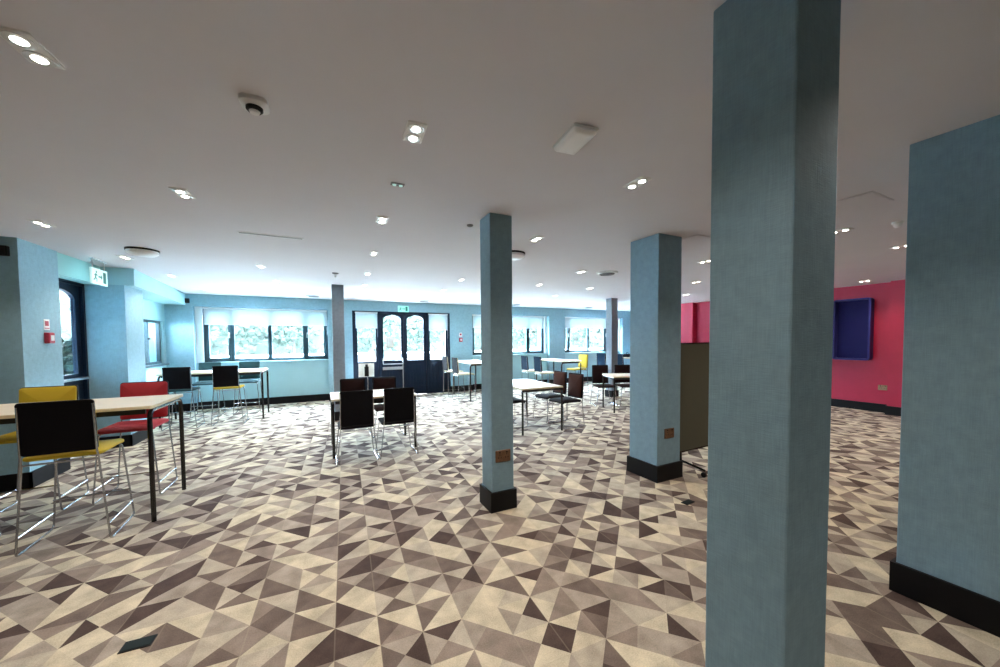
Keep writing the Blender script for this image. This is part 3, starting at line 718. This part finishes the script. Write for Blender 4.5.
t = thing('carry_bag', 'small black bag lying on the far high table', 'bag', (8.55, 8.30, .9605), .4)
b = MB(); slab(b, .30, .20, .05, [(.02, 0), (0, .02), (0, .07), (.03, .10)], lambda u, v, d: (u, v, d)); b.build('body', 'blackfab', t, smooth=True); MB().tube([(-.08, 0, .09), (-.06, 0, .15), (.06, 0, .15), (.08, 0, .09)], .008, .03, n=6).build('handle', 'blackfab', t, smooth=True)

# ------------------------------------------------------------------ outside
struct(MB().box(-8.5, -3.2, 4.2, 10.6, 2.42, 2.55).build('added_shade_roof', 'stone'))  # unseen roof, added to keep sky light off the alcove door and pier
mb = MB(); mb.box(-30, 40, YB+T, 60, -.3, -.12); mb.box(-30, -3.5, -10, YB+T, -.3, -.12); g = struct(mb.build('ground', 'paving'))
rnd = random.Random(5)
def crown(mb, c, r, n=110, s=.32):
    for _ in range(n):
        d = Vector((rnd.gauss(0, 1), rnd.gauss(0, 1), rnd.gauss(0, .8))).normalized()*r*rnd.uniform(.45, 1); p = Vector(c)+Vector((d.x, d.y, d.z*.85))
        q = s*rnd.uniform(.6, 1.2); rot = Matrix.Rotation(rnd.uniform(0, 6), 3, Vector((rnd.gauss(0, 1), rnd.gauss(0, 1), rnd.gauss(0, 1))).normalized())
        mb.add([p+rot @ Vector(v)*q for v in ((1, 0, 0), (0, 1, 0), (-1, 0, 0), (0, -1, 0), (0, 0, .7), (0, 0, -.7))], [(0, 1, 4), (1, 2, 4), (2, 3, 4), (3, 0, 4), (1, 0, 5), (2, 1, 5), (3, 2, 5), (0, 3, 5)])
TR = [(-4.6, 24, 1.7, 'tree seen through the left half of the left window'), (-1.6, 25, 1.5, 'tree seen through the right half of the left window'), (2.05, 17, 1.3, 'leafy green tree behind the left sidelight of the doors'), (6.3, 25, 1.6, 'tree seen through the right back door'),
      (14.6, 25, 1.7, 'tree seen through the middle window'), (20.5, 26, 1.7, 'tree seen through the rightmost window'), (-4.25, 9.2, .80, 'dark bush seen through the glass of the left alcove door')]
for x, y, r_, lab in TR:
    t = thing('tree', lab, 'tree', (x, y, -.12))
    mb = MB(); crown(mb, (0, 0, r_*.9+(.9 if r_ > 1 else .45)), r_, 150 if r_ > 1 else 420, r_*.14); mb.build('foliage', 'leaf', t)
    MB().lathe([(.16, 0), (.12, r_*.6), (.06, r_*1.2)], n=10).build('trunk', 'bark', t, smooth=True)
def belt():
    mb = MB(); r2 = random.Random(8)
    mb.box(-34, 46, 29.2, 30.2, 0, 4.6)
    for _ in range(5200):
        x = r2.uniform(-34, 46); z = r2.uniform(0, 5.6+.6*math.sin(x*.9)+.5*math.sin(x*2.3+1)); y = 29.2-r2.uniform(-.2, .9)
        q = r2.uniform(.14, .34); rot = Matrix.Rotation(r2.uniform(0, 6), 3, Vector((r2.gauss(0, 1), r2.gauss(0, 1), r2.gauss(0, 1))).normalized()); p = Vector((x, y, z))
        mb.add([p+rot @ Vector(v)*q for v in ((1, 0, .2), (0, .8, 0), (-1, 0, .2), (0, -.8, 0))], [(0, 1, 2, 3)])
    o = mb.build('hedge', 'hedge', loc=(0, 0, -.12)); tag(o, 'tall pale green hedge filling the view beyond the windows', 'hedge', kind='stuff')
belt()
t = thing('garden_wall', 'low pale garden wall outside beyond the windows', 'wall', (5, 21, -.12)); MB().box(-26, 26, -.12, .12, 0, .95).build('wall_body', 'stone', t); MB().box(-26, 26, -.17, .17, .95, 1.02).build('coping', 'paving', t)
